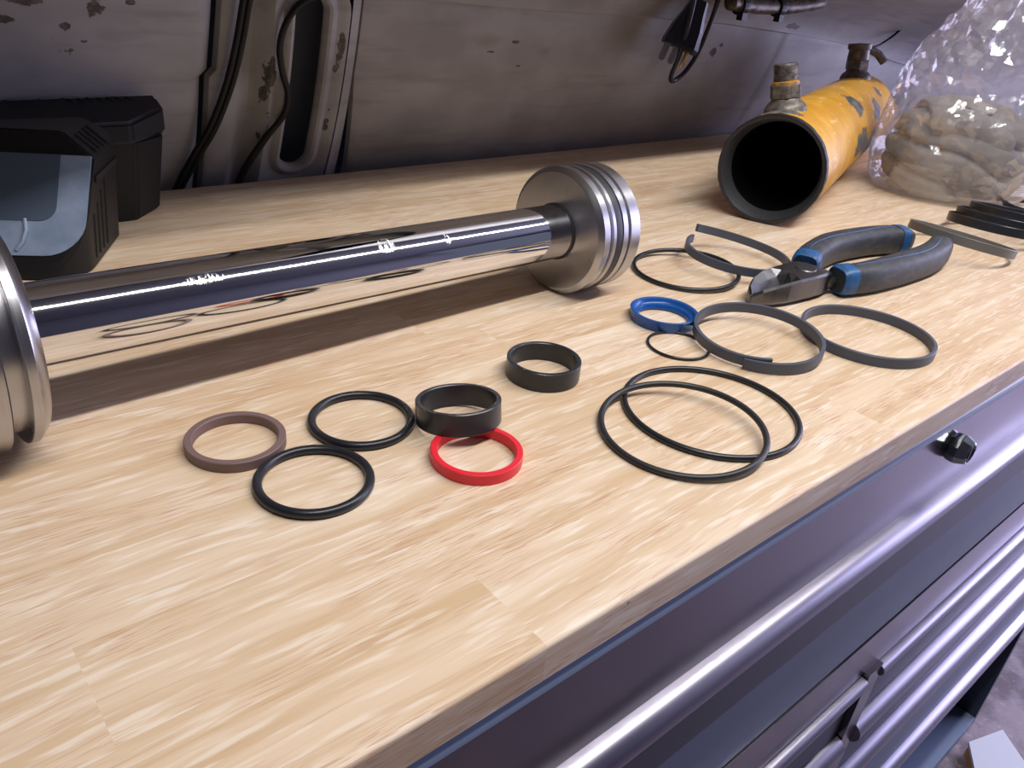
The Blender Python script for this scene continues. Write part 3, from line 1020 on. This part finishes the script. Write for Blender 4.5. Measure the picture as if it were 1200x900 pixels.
bm = bmesh.new(); lathe(bm, [(40.2, 19), (39.4, 21), (39.4, 470), (0, 470)], 128, 'x'); link('bore', bm, mat('shaded_bore', (0.10, 0.10, 0.11), 0.35, 1.0), tb, True, 40)  # darker colour stands in for shade deeper in the bore
def fitting(L, ang, kind):
    """port fitting standing on the barrel, built along its own z"""
    a = radians(ang)
    base = Matrix.Translation(Vector((L, 0, 0)) * MM) @ Matrix.Rotation(-a, 4, 'X')
    f = lambda v: v
    bm = bmesh.new()
    lathe(bm, [(0, 40), (19.5, 42.0), (18.8, 48), (16.5, 51.5), (13.5, 54), (12.5, 56), (0, 56)], 48)
    for v in bm.verts:
        if v.co.z < 50:
            v.co.z += 0.9 * noise.noise(v.co * 0.3)
    boss = link('port_boss', bm, M_fitting, tb, True, 40); boss.matrix_local = base
    bm = bmesh.new()
    hexp = ngon_pts(6, 14.6, 0.35)
    prism(bm, hexp, 56, 68)
    bmesh.ops.bevel(bm, geom=bm.edges[:], offset=0.8, segments=1, affect='EDGES')
    nut = link('hex_nut', bm, M_fitting, tb); nut.matrix_local = base
    if kind == 0:
        bm = bmesh.new(); lathe(bm, [(0, 67), (12.4, 68), (12.4, 70.5), (10.8, 71.5), (0, 71.5)], 40)
        c = link('paint_collar', bm, M_fitting_y, tb, True, 40); c.matrix_local = base; c['label'] = 'collar with yellow paint residue'
        prof = [(0, 70)]
        z = 71.5
        while z < 84:
            prof += [(10.2, z), (11.2, z + 0.8), (10.2, z + 1.6)]
            z += 1.75
        prof += [(9.6, z + .6), (7.4, z + .6), (7.2, z - 10), (0, z - 10)]
        bm = bmesh.new(); lathe(bm, prof, 40)
        c = link('threaded_nipple', bm, M_thread, tb, True, 30); c.matrix_local = base
    else:
        bm = bmesh.new(); lathe(bm, [(0, 67), (13, 68), (13.5, 70), (12.5, 80), (14.5, 81), (14.5, 87), (0, 88)], 40)
        c = link('hose_coupling', bm, M_fitting, tb, True, 30); c.matrix_local = base
        bm = bmesh.new()
        tube(bm, [(6, 0, 80), (16, -10, 80), (24, -20, 74), (28, -28, 64)], 5, 12)
        c = link('coupling_elbow', bm, M_fitting, tb, True, 40); c.matrix_local = base
fitting(54, 13, 0)
fitting(436, 7, 1)

# ------------------------------------------------------------------ RAG IN A CLEAR PLASTIC BAG
RD = Vector((0.768, -0.640, 0))           # across the line of sight
VD = Vector((0.640, 0.768, 0))
BC = Vector((974, 366, 0))
def blob(levels, seg, nring, disp):
    bm = bmesh.new()
    zs = [l[0] for l in levels]
    rings = []
    for i in range(nring + 1):
        u = i / nring * (len(levels) - 1)
        k = min(int(u), len(levels) - 2); t = u - k
        t2 = t * t * (3 - 2 * t) * 0.5 + t * 0.5
        z = levels[k][0] * (1 - t) + levels[k + 1][0] * t
        sh, rw, rd = [levels[k][j] * (1 - t2) + levels[k + 1][j] * t2 for j in (1, 2, 3)]
        ring = []
        for j in range(seg):
            a = 2 * pi * j / seg
            p = BC + RD * (sh + rw * cos(a)) + VD * (rd * sin(a))
            p.z = z
            nrm = (RD * cos(a) + VD * sin(a)).normalized()
            ring.append(bm.verts.new(disp(p, nrm, i / nring, a)))
        rings.append(ring)
    for A, B in zip(rings[:-1], rings[1:]):
        for j in range(seg):
            k = (j + 1) % seg
            bm.faces.new((A[j], A[k], B[k], B[j]))
    bm.faces.new(rings[0][::-1]); bm.faces.new(rings[-1])
    return bm
def rag_disp(p, n, u, a):
    q = p * 0.012
    w = noise.noise(q + Vector((3, 1, 7))) * 1.6
    fold = abs(sin((p.z * 0.062 + 0.9 * sin(a * 1.5 + 0.6) + w) * 1.9))
    edge = min(1, u * 6, (1 - u) * 6)
    d = (-13 * (1 - fold) ** 3 + 4 * noise.noise(p * 0.025) + 1.2 * noise.noise(p * 0.09)) * edge
    r = p + n * d
    r.z += edge * 7 * noise.noise(p * 0.02 + Vector((9, 9, 0)))
    r.z = max(r.z, 2.2)
    return r
bm = blob([(2.2, 0, 40, 36), (6, 0, 66, 56), (26, 0, 75, 65), (55, 0, 77, 67), (80, 0, 70, 58), (96, -8, 46, 38), (104, -12, 18, 16)], 160, 90, rag_disp)
rag = tag(link('cotton_rag', bm, M_rag, None, True), 'grey beige cotton rag bundled inside the clear plastic bag', 'rag')
bm = bmesh.new()
roll = [BC + RD * x + VD * y + Vector((0, 0, z)) for x, y, z in ((-52, -34, 76), (-40, -44, 84), (-20, -49, 82), (2, -50, 73), (20, -48, 62))]
tube(bm, catmull(roll, 8), [14 + 1.2 * sin(i * .5) for i in range(33)], 24)
for v in bm.verts:
    v.co += v.co.normalized() * 2.5 * noise.noise(v.co * 0.06)
o = link('rolled_end', bm, M_rag, None, True); o.parent = rag

def bag_disp(p, n, u, a):
    q = p * 0.016
    p = p + 3.2 * noise.noise_vector(p * 0.5) * min(1.0, max(0.15, (p.z - 20) / 60))
    d = 8 * noise.noise(q) + 6 * (1 - 2 * abs(noise.noise(p * 0.026 + Vector((5, 2, 1))))) + 1.0 * (1 - 2 * abs(noise.noise(p * 0.06 + Vector((1, 8, 3)))))
    low = max(0.0, min(1.0, (p.z - 10) / 70))
    d = max(d, -6.0) * (0.25 + 0.75 * low)
    r = p + n * d
    r.z += 5 * noise.noise(p * 0.03 + Vector((0, 4, 4))) * low
    r.z = max(r.z, 0.5)
    # the film lies against the barrel without entering it
    A = Vector((645.8, 391.3, 48)); ax = Vector((cos(0.356), sin(0.356), 0))
    t = (r - A).dot(ax)
    if t < 492:
        q = r - A - ax * t
        if q.length < 49.5:
            r = A + ax * t + q.normalized() * 49.5
            r.z = max(r.z, 0.5)
    return r
bm = blob([(0.6, 0, 58, 50), (2.0, 0, 78, 66), (14, 0, 87, 76), (45, 0, 89, 79), (80, 2, 88, 78), (110, 8, 88, 74), (140, 18, 88, 66), (170, 32, 86, 56), (200, 52, 82, 46), (235, 74, 76, 36), (275, 92, 66, 26), (320, 104, 50, 14), (345, 108, 40, 6)], 72, 56, bag_disp)
bmesh.ops.triangulate(bm, faces=bm.faces[:])
bag = tag(link('plastic_bag', bm, M_bag, None, False), 'crumpled clear plastic bag standing beside the yellow cylinder', 'bag')

# ------------------------------------------------------------------ BATTERY CHARGERS
UX = Vector((0.8697, -0.4935, 0)); VX = Vector((0.4935, 0.8697, 0)); CO = Vector((110.5, 516.1, 0))
def cl(u, v, z):                      # charger axes -> world
    return CO + UX * (u + 0.09 * z) + VX * v + Vector((0, 0, z))
ch1 = empty('battery_charger', CO)
tag(ch1, 'black battery charger with grey sloped deck, nearer of two at left', 'charger')
def chlink(name, bm, m, smooth=False, ang=30, parent=None, root=None, off=None):
    o = link(name, bm, m, None, smooth, ang)
    o.parent = parent or root
    if parent is None:
        o.matrix_parent_inverse = Matrix.Translation(-off * MM)
    return o
plan = [(-115, -13), (-22, -13)]
for k in range(1, 9):
    a = -pi / 2 + pi / 2 * k / 8
    plan.append((-22 + 22 * cos(a), 9 + 22 * sin(a)))
plan += [(0, 72), (-7, 79), (-115, 30)]
SL = radians(60)
dn = Vector((0, -sin(SL), cos(SL)))   # deck normal in (u, v, z)
dp = Vector((0, 21, 65.6))
bm = bmesh.new()
prism(bm, plan, 0, 80)
bmesh.ops.bisect_plane(bm, geom=bm.verts[:] + bm.edges[:] + bm.faces[:], plane_co=dp, plane_no=dn, clear_outer=True)
bmesh.ops.holes_fill(bm, edges=bm.edges[:])
cn = Vector((14, 0, 20)).normalized()
bmesh.ops.bisect_plane(bm, geom=bm.verts[:] + bm.edges[:] + bm.faces[:], plane_co=Vector((1, 0, 66)), plane_no=cn, clear_outer=True)
bmesh.ops.holes_fill(bm, edges=bm.edges[:])
for v in bm.verts:
    v.co = cl(*v.co)
bmesh.ops.recalc_face_normals(bm, faces=bm.faces[:])
bmesh.ops.bevel(bm, geom=[e for e in bm.edges if e.is_manifold and e.calc_face_angle(0) > 0.5], offset=1.2, segments=2, affect='EDGES')
body1 = chlink('charger_body', bm, M_black_plastic, True, 40, root=ch1, off=CO)
# deck plate, in deck axes: a across (u), b up the slope from its lower edge
def dk(a, b, h):
    p = dp + Vector((0, cos(SL), sin(SL))) * b + dn * h
    return cl(p.x + a, p.y, p.z)
B0 = -(65.6 - 6.5) / sin(SL)          # low edge of the deck plane
def deck_plate(a0, a1, b0, b1, rad, h0, h1):
    bm = bmesh.new()
    pts = [(a0, b0), (a1 - rad, b0)]
    for k in range(1, 9):
        t = -pi / 2 + pi / 2 * k / 8
        pts.append((a1 - rad + rad * cos(t), b0 + rad + rad * sin(t)))
    pts += [(a1, b1), (a0, b1)]
    prism(bm, pts, h0, h1, lambda v: dk(v.x, v.y, v.z))
    return bm
deck = chlink('charger_deck', deck_plate(-52, -1.2, B0 + 9.0, 2, 22, -0.5, 1.0), M_deck, root=ch1, off=CO)  # grey ends at the shade line; black body above stands for shaded deck
deck['label'] = 'grey textured sloped plate'
chlink('deck_recess', deck_plate(-51, -18, B0 + 30, 2, 9, 0.9, 1.5), M_deck_in, parent=deck, off=CO)
bm = bmesh.new()
tube(bm, [dk(-38, B0 + 12, 1), dk(-34.5, B0 + 17, 1.8), dk(-33.5, B0 + 24, 1.8), dk(-35, B0 + 31, 1)], 1.3, 8)
chlink('deck_latch', bm, M_deck, True, 50, parent=deck, off=CO)
# side ribs (cooling slots) and vents
def slots(pts_list, m, root, off, f, t=0.8):
    for p, q, wd in pts_list:
        bm = bmesh.new()
        p, q = Vector(p), Vector(q)
        tube(bm, [f(*p), f(*(p * .5 + q * .5)), f(*q)], wd, 6)
        chlink('vent_slot', bm, m, root=root, off=off)
M_slot = mat('vent_shadow_gap', (0.002, 0.002, 0.002), 0.8)
slots([((0.1, 14 + 9 * k, 6), (0.1, 14 + 9 * k, 34 + 5 * k), 0.7) for k in range(4)], M_slot, ch1, CO, cl)
def chamf(k0, v, h=0.2):
    return (1 - 20 * k0 * 0.9 + h * cn.x, v, 66 + 14 * k0 * 0.9 + h * cn.z)
slots([(chamf(0.12, 34 + 8 * k), chamf(0.85, 38 + 8 * k), 1.1) for k in range(4)], M_slot, ch1, CO, cl)
bm = bmesh.new()
prism(bm, [(-2, 20), (1.2, 20), (1.2, 70), (-2, 70)], 52, 56, lambda v: cl(*v))
chlink('cap_seam', bm, M_cap_plastic, root=ch1, off=CO)

C2 = Vector((130, 635, 0))
ch2 = empty('battery_charger', C2)
tag(ch2, 'black battery charger against the metal wall, farther of two at left', 'charger')
def q2(v):       # rear lean so that it follows the wall
    return Vector((v.x + (0.11 * v.z if v.x > 150 else 0), v.y - (max(0, v.y - 606) / 58) * 0.30 * v.z, v.z))
bm = bmesh.new()
prism(bm, [(-40, 607), (168, 607), (192, 632), (194, 664), (-40, 664)], 0, 58, q2)
bmesh.ops.bevel(bm, geom=bm.edges[:], offset=2.0, segments=2, affect='EDGES')
chlink('charger_body', bm, M_black_plastic, True, 40, root=ch2, off=C2)
bm = bmesh.new()
top = lambda v: Vector((v.x, v.y, v.z + (max(0, v.y - 618) * 0.38 if v.z > 66 else 0)))
prism(bm, [(-40, 600), (170, 600), (202, 628), (202, 645), (-40, 645)], 57, 72, top)
bmesh.ops.bevel(bm, geom=bm.edges[:], offset=2.5, segments=2, affect='EDGES')
cap2 = chlink('charger_cap', bm, M_cap_plastic, True, 40, root=ch2, off=C2)
for k in range(7):
    bm = bmesh.new()
    xa = 150 + 6.2 * k
    tube(bm, [(xa, 606 + 3.2 * k, 72.6 + max(0, 3.2 * k - 12) * .38), (xa - 3, 622 + 2.2 * k, 72.4 + (4 + 2.2 * k) * 0.38), (xa - 8, 640, 72.4 + 22 * 0.38)], 1.2, 6)
    chlink('vent_slot', bm, M_slot, root=ch2, off=C2)
# worn lettering strip along its top rear edge (illegible dashes)
xx = 20.0
for k in range(9):
    L = random.uniform(10, 18)
    bm = bmesh.new(); box(bm, xx, xx + L, 641, 643.4, 72.2 + 23.8 * .38, 72.9 + 24 * .38)
    chlink('print_mark', bm, M_lettering, parent=cap2, off=C2)
    xx += L + 2.5

# ------------------------------------------------------------------ CORDS ON THE WALL
def wcord(pts, off):
    return catmull([wp(x, s, off + (o[0] if o else 0)) for x, s, *o in pts], 8)
dc = empty('hanging_cable', (250, 680, 0))
tag(dc, 'thick doubled black cord hanging down the wall left of the slot', 'cord')
for d in (-2.4, 2.4):
    bm = bmesh.new()
    tube(bm, wcord([(277 + d, 190), (271 + d, 160), (267 + d, 133), (260.5 + d, 99), (249.5 + d, 62), (236 + d, 32), (224 + d, 0), (216 + d, -24), (212 + d, -50)], 5), 2.5, 12)
    o = link('strand', bm, M_cord, None, True); o.parent = dc; o.matrix_parent_inverse = Matrix.Translation(-Vector((250, 680, 0)) * MM)
bm = bmesh.new()
tube(bm, wcord([(345, 172, -4), (330, 168, 2), (315, 160), (304, 146), (299.5, 127), (303.5, 106), (310.5, 87), (309, 68), (296, 48), (282, 20), (277, 0), (274, -24), (273, -50)], 5.5), [2.6 if i < 60 else 2.6 + min(1.0, (i - 60) * .06) for i in range(97)], 12)
tag(link('cable', bm, M_cord_grey, None, True), 'single dark cable curving out of the wall slot down behind the bench', 'cord')

# plug and its loop of cord
PO = wp(757, 135, 38)
pg = empty('power_plug', PO)
tag(pg, 'black three prong plug and looped cord hanging before the grey wall', 'plug')
def pk(name, bm, m, smooth=True, parent=None):
    o = link(name, bm, m, None, smooth, 40)
    o.parent = parent or pg
    o.matrix_parent_inverse = Matrix.Translation(-PO * MM)
    return o
ps = Vector((0.74, -0.60, -0.30)).normalized()
pd = Vector((-0.30, 0.10, -0.95)); pd = (pd - ps * pd.dot(ps)).normalized()     # prongs point down-left
pn = ps.cross(pd)
if pn.y > 0: pn = -pn
pc = PO + Vector((2, 0, 22))
def pf(a, b, c): return pc + ps * a + pd * b + pn * c
bm = bmesh.new()
secs = [(-34, 9, 7), (-20, 12, 9), (-4, 17, 11), (14, 20, 12), (18, 19.5, 11.5)]
rows = []
for b, ha, hc in secs:
    rows.append([bm.verts.new(pf(x, b, y)) for x, y in ((-ha, -hc * .6), (-ha * .7, -hc), (ha * .7, -hc), (ha, -hc * .6), (ha, hc * .6), (ha * .7, hc), (-ha * .7, hc), (-ha, hc * .6))])
for A, B in zip(rows[:-1], rows[1:]):
    for i in range(8):
        bm.faces.new((A[i], A[(i + 1) % 8], B[(i + 1) % 8], B[i]))
bm.faces.new(rows[0]); bm.faces.new(rows[-1][::-1])
pk('plug_body', bm, M_plug, False)
for a, m, nm in ((-14, M_nickel, 'nickel blade'), (-3, M_nickel, 'nickel blade')):
    bm = bmesh.new()
    prism(bm, [(a - 3.4, 15), (a + 3.4, 15), (a + 3.4, 34), (a + 2, 36), (a - 2, 36), (a - 3.4, 34)], 2, 3.6, lambda v: pf(v.x, v.y, v.z))
    o = pk('prong', bm, m, False); o['label'] = nm
bm = bmesh.new(); tube(bm, [pf(10, 15, 4), pf(10, 26, 4), pf(10, 33, 4), pf(10, 35, 4)], [2.4, 2.4, 2.2, 1.0], 12)
o = pk('prong', bm, M_brass); o['label'] = 'brass ground pin'
bm = bmesh.new()
loop = [wp(745, 215, 34), wp(749, 190, 36), wp(750, 160, 40), wp(753, 132, 40), wp(764, 108, 32), wp(780, 99, 26), wp(797, 108, 24), wp(806, 130, 24), wp(808, 160, 24), wp(806, 190, 24), wp(800, 220, 22)]
tube(bm, catmull(loop, 8), 2.7, 12)
pk('plug_cord', bm, M_plug)

# rusty pipe with two clips along the wall rail, and a thin cable to the coupling
PP = wp(880, 186, 34)
rp = empty('rusty_pipe', PP)
tag(rp, 'dirty brown pipe run with black clips high on the wall rail', 'pipe')
bm = bmesh.new()
pts = [wp(x, 187 + d, 34) for x, d in ((815, 2), (840, 0), (870, -1), (905, 0), (935, 1), (965, 4), (1000, 9))]
pp = catmull(pts, 6)
tube(bm, pp, [7.5 + 1.6 * noise.noise(Vector((i * .5, 0, 0))) for i in range(len(pp))], 14)
for v in bm.verts: v.co += Vector((0, 0, 1.4 * noise.noise(v.co * .15)))
o = link('pipe_run', bm, M_rust, None, True); o.parent = rp; o.matrix_parent_inverse = Matrix.Translation(-PP * MM)
for x in (838, 912):
    bm = bmesh.new()
    lathe(bm, [(7, -5), (10, -5), (10.4, 0), (10, 5), (7, 5)], 20, 'x')
    c = wp(x, 186.5, 34)
    for v in bm.verts: v.co += c
    vs0 = len(bm.verts)
    b0 = c + Vector((0, -4, -12))
    box(bm, b0.x - 4.5, b0.x + 4.5, b0.y - 4, b0.y + 4, b0.z - 3, b0.z + 5)
    o = link('pipe_clip', bm, M_cord, None, False); o.parent = rp; o.matrix_parent_inverse = Matrix.Translation(-PP * MM)

bm = bmesh.new()
thin = catmull([(1300, 590, 240), (1278, 596, 190), (1262, 606, 152), (1228, 616, 126), (1160, 602, 122), (1105, 566, 124), (1066, 550, 129)], 10)
tube(bm, thin, 1.9, 10)
tag(link('thin_cable', bm, M_cord, None, True), 'thin black cable coming down to the rear fitting of the yellow cylinder', 'cord')

# ------------------------------------------------------------------ SMALL THINGS AT THE RIGHT
pa = empty('paper_sheet', (1090, 330, 0))
tag(pa, 'white printed paper sheet on the bench behind the plastic bag', 'paper')
bm = bmesh.new(); prism(bm, [(1052, 318), (1150, 262), (1200, 345), (1102, 402)], 0.05, 0.5)
o = link('sheet', bm, M_paper); o.parent = pa; o.matrix_parent_inverse = Matrix.Translation(-Vector((1090, 330, 0)) * MM)
for k in range(3):
    bm = bmesh.new(); y = 320 + 9 * k
    prism(bm, [(1084 + 5 * k, y), (1124 + 5 * k, y - 23), (1125.5 + 5 * k, y - 20.5), (1085.5 + 5 * k, y + 2.5)], 0.5, 0.6)
    o = link('text_line', bm, M_ink); o.parent = pa; o.matrix_parent_inverse = Matrix.Translation(-Vector((1090, 330, 0)) * MM)
bm = bmesh.new()
lathe(bm, [(0, 0), (34, 0), (36, 3), (36, 46), (33, 50), (0, 52)], 40)
for v in bm.verts: v.co += Vector((1165, 352, 0.7))
tag(link('black_canister', bm, M_black_plastic, None, True, 40), 'low black plastic pot standing on the paper behind the bag', 'pot')

fb = empty('cardboard_box', (1170, 85, -860))
tag(fb, 'white flat box with orange edges lying on the floor by the cabinet', 'box')
fl = lambda o: (setattr(o, 'parent', fb), setattr(o, 'matrix_parent_inverse', Matrix.Translation(-Vector((1170, 85, -860)) * MM)))
bm = bmesh.new(); prism(bm, [(1120, 85), (1190, 30), (1235, 90), (1165, 112)], -860, -842); fl(link('box_body', bm, M_card))
bm = bmesh.new(); prism(bm, [(1118, 85), (1190, 28), (1237, 90), (1165, 114)], -842, -836); fl(link('box_lid', bm, M_paper))
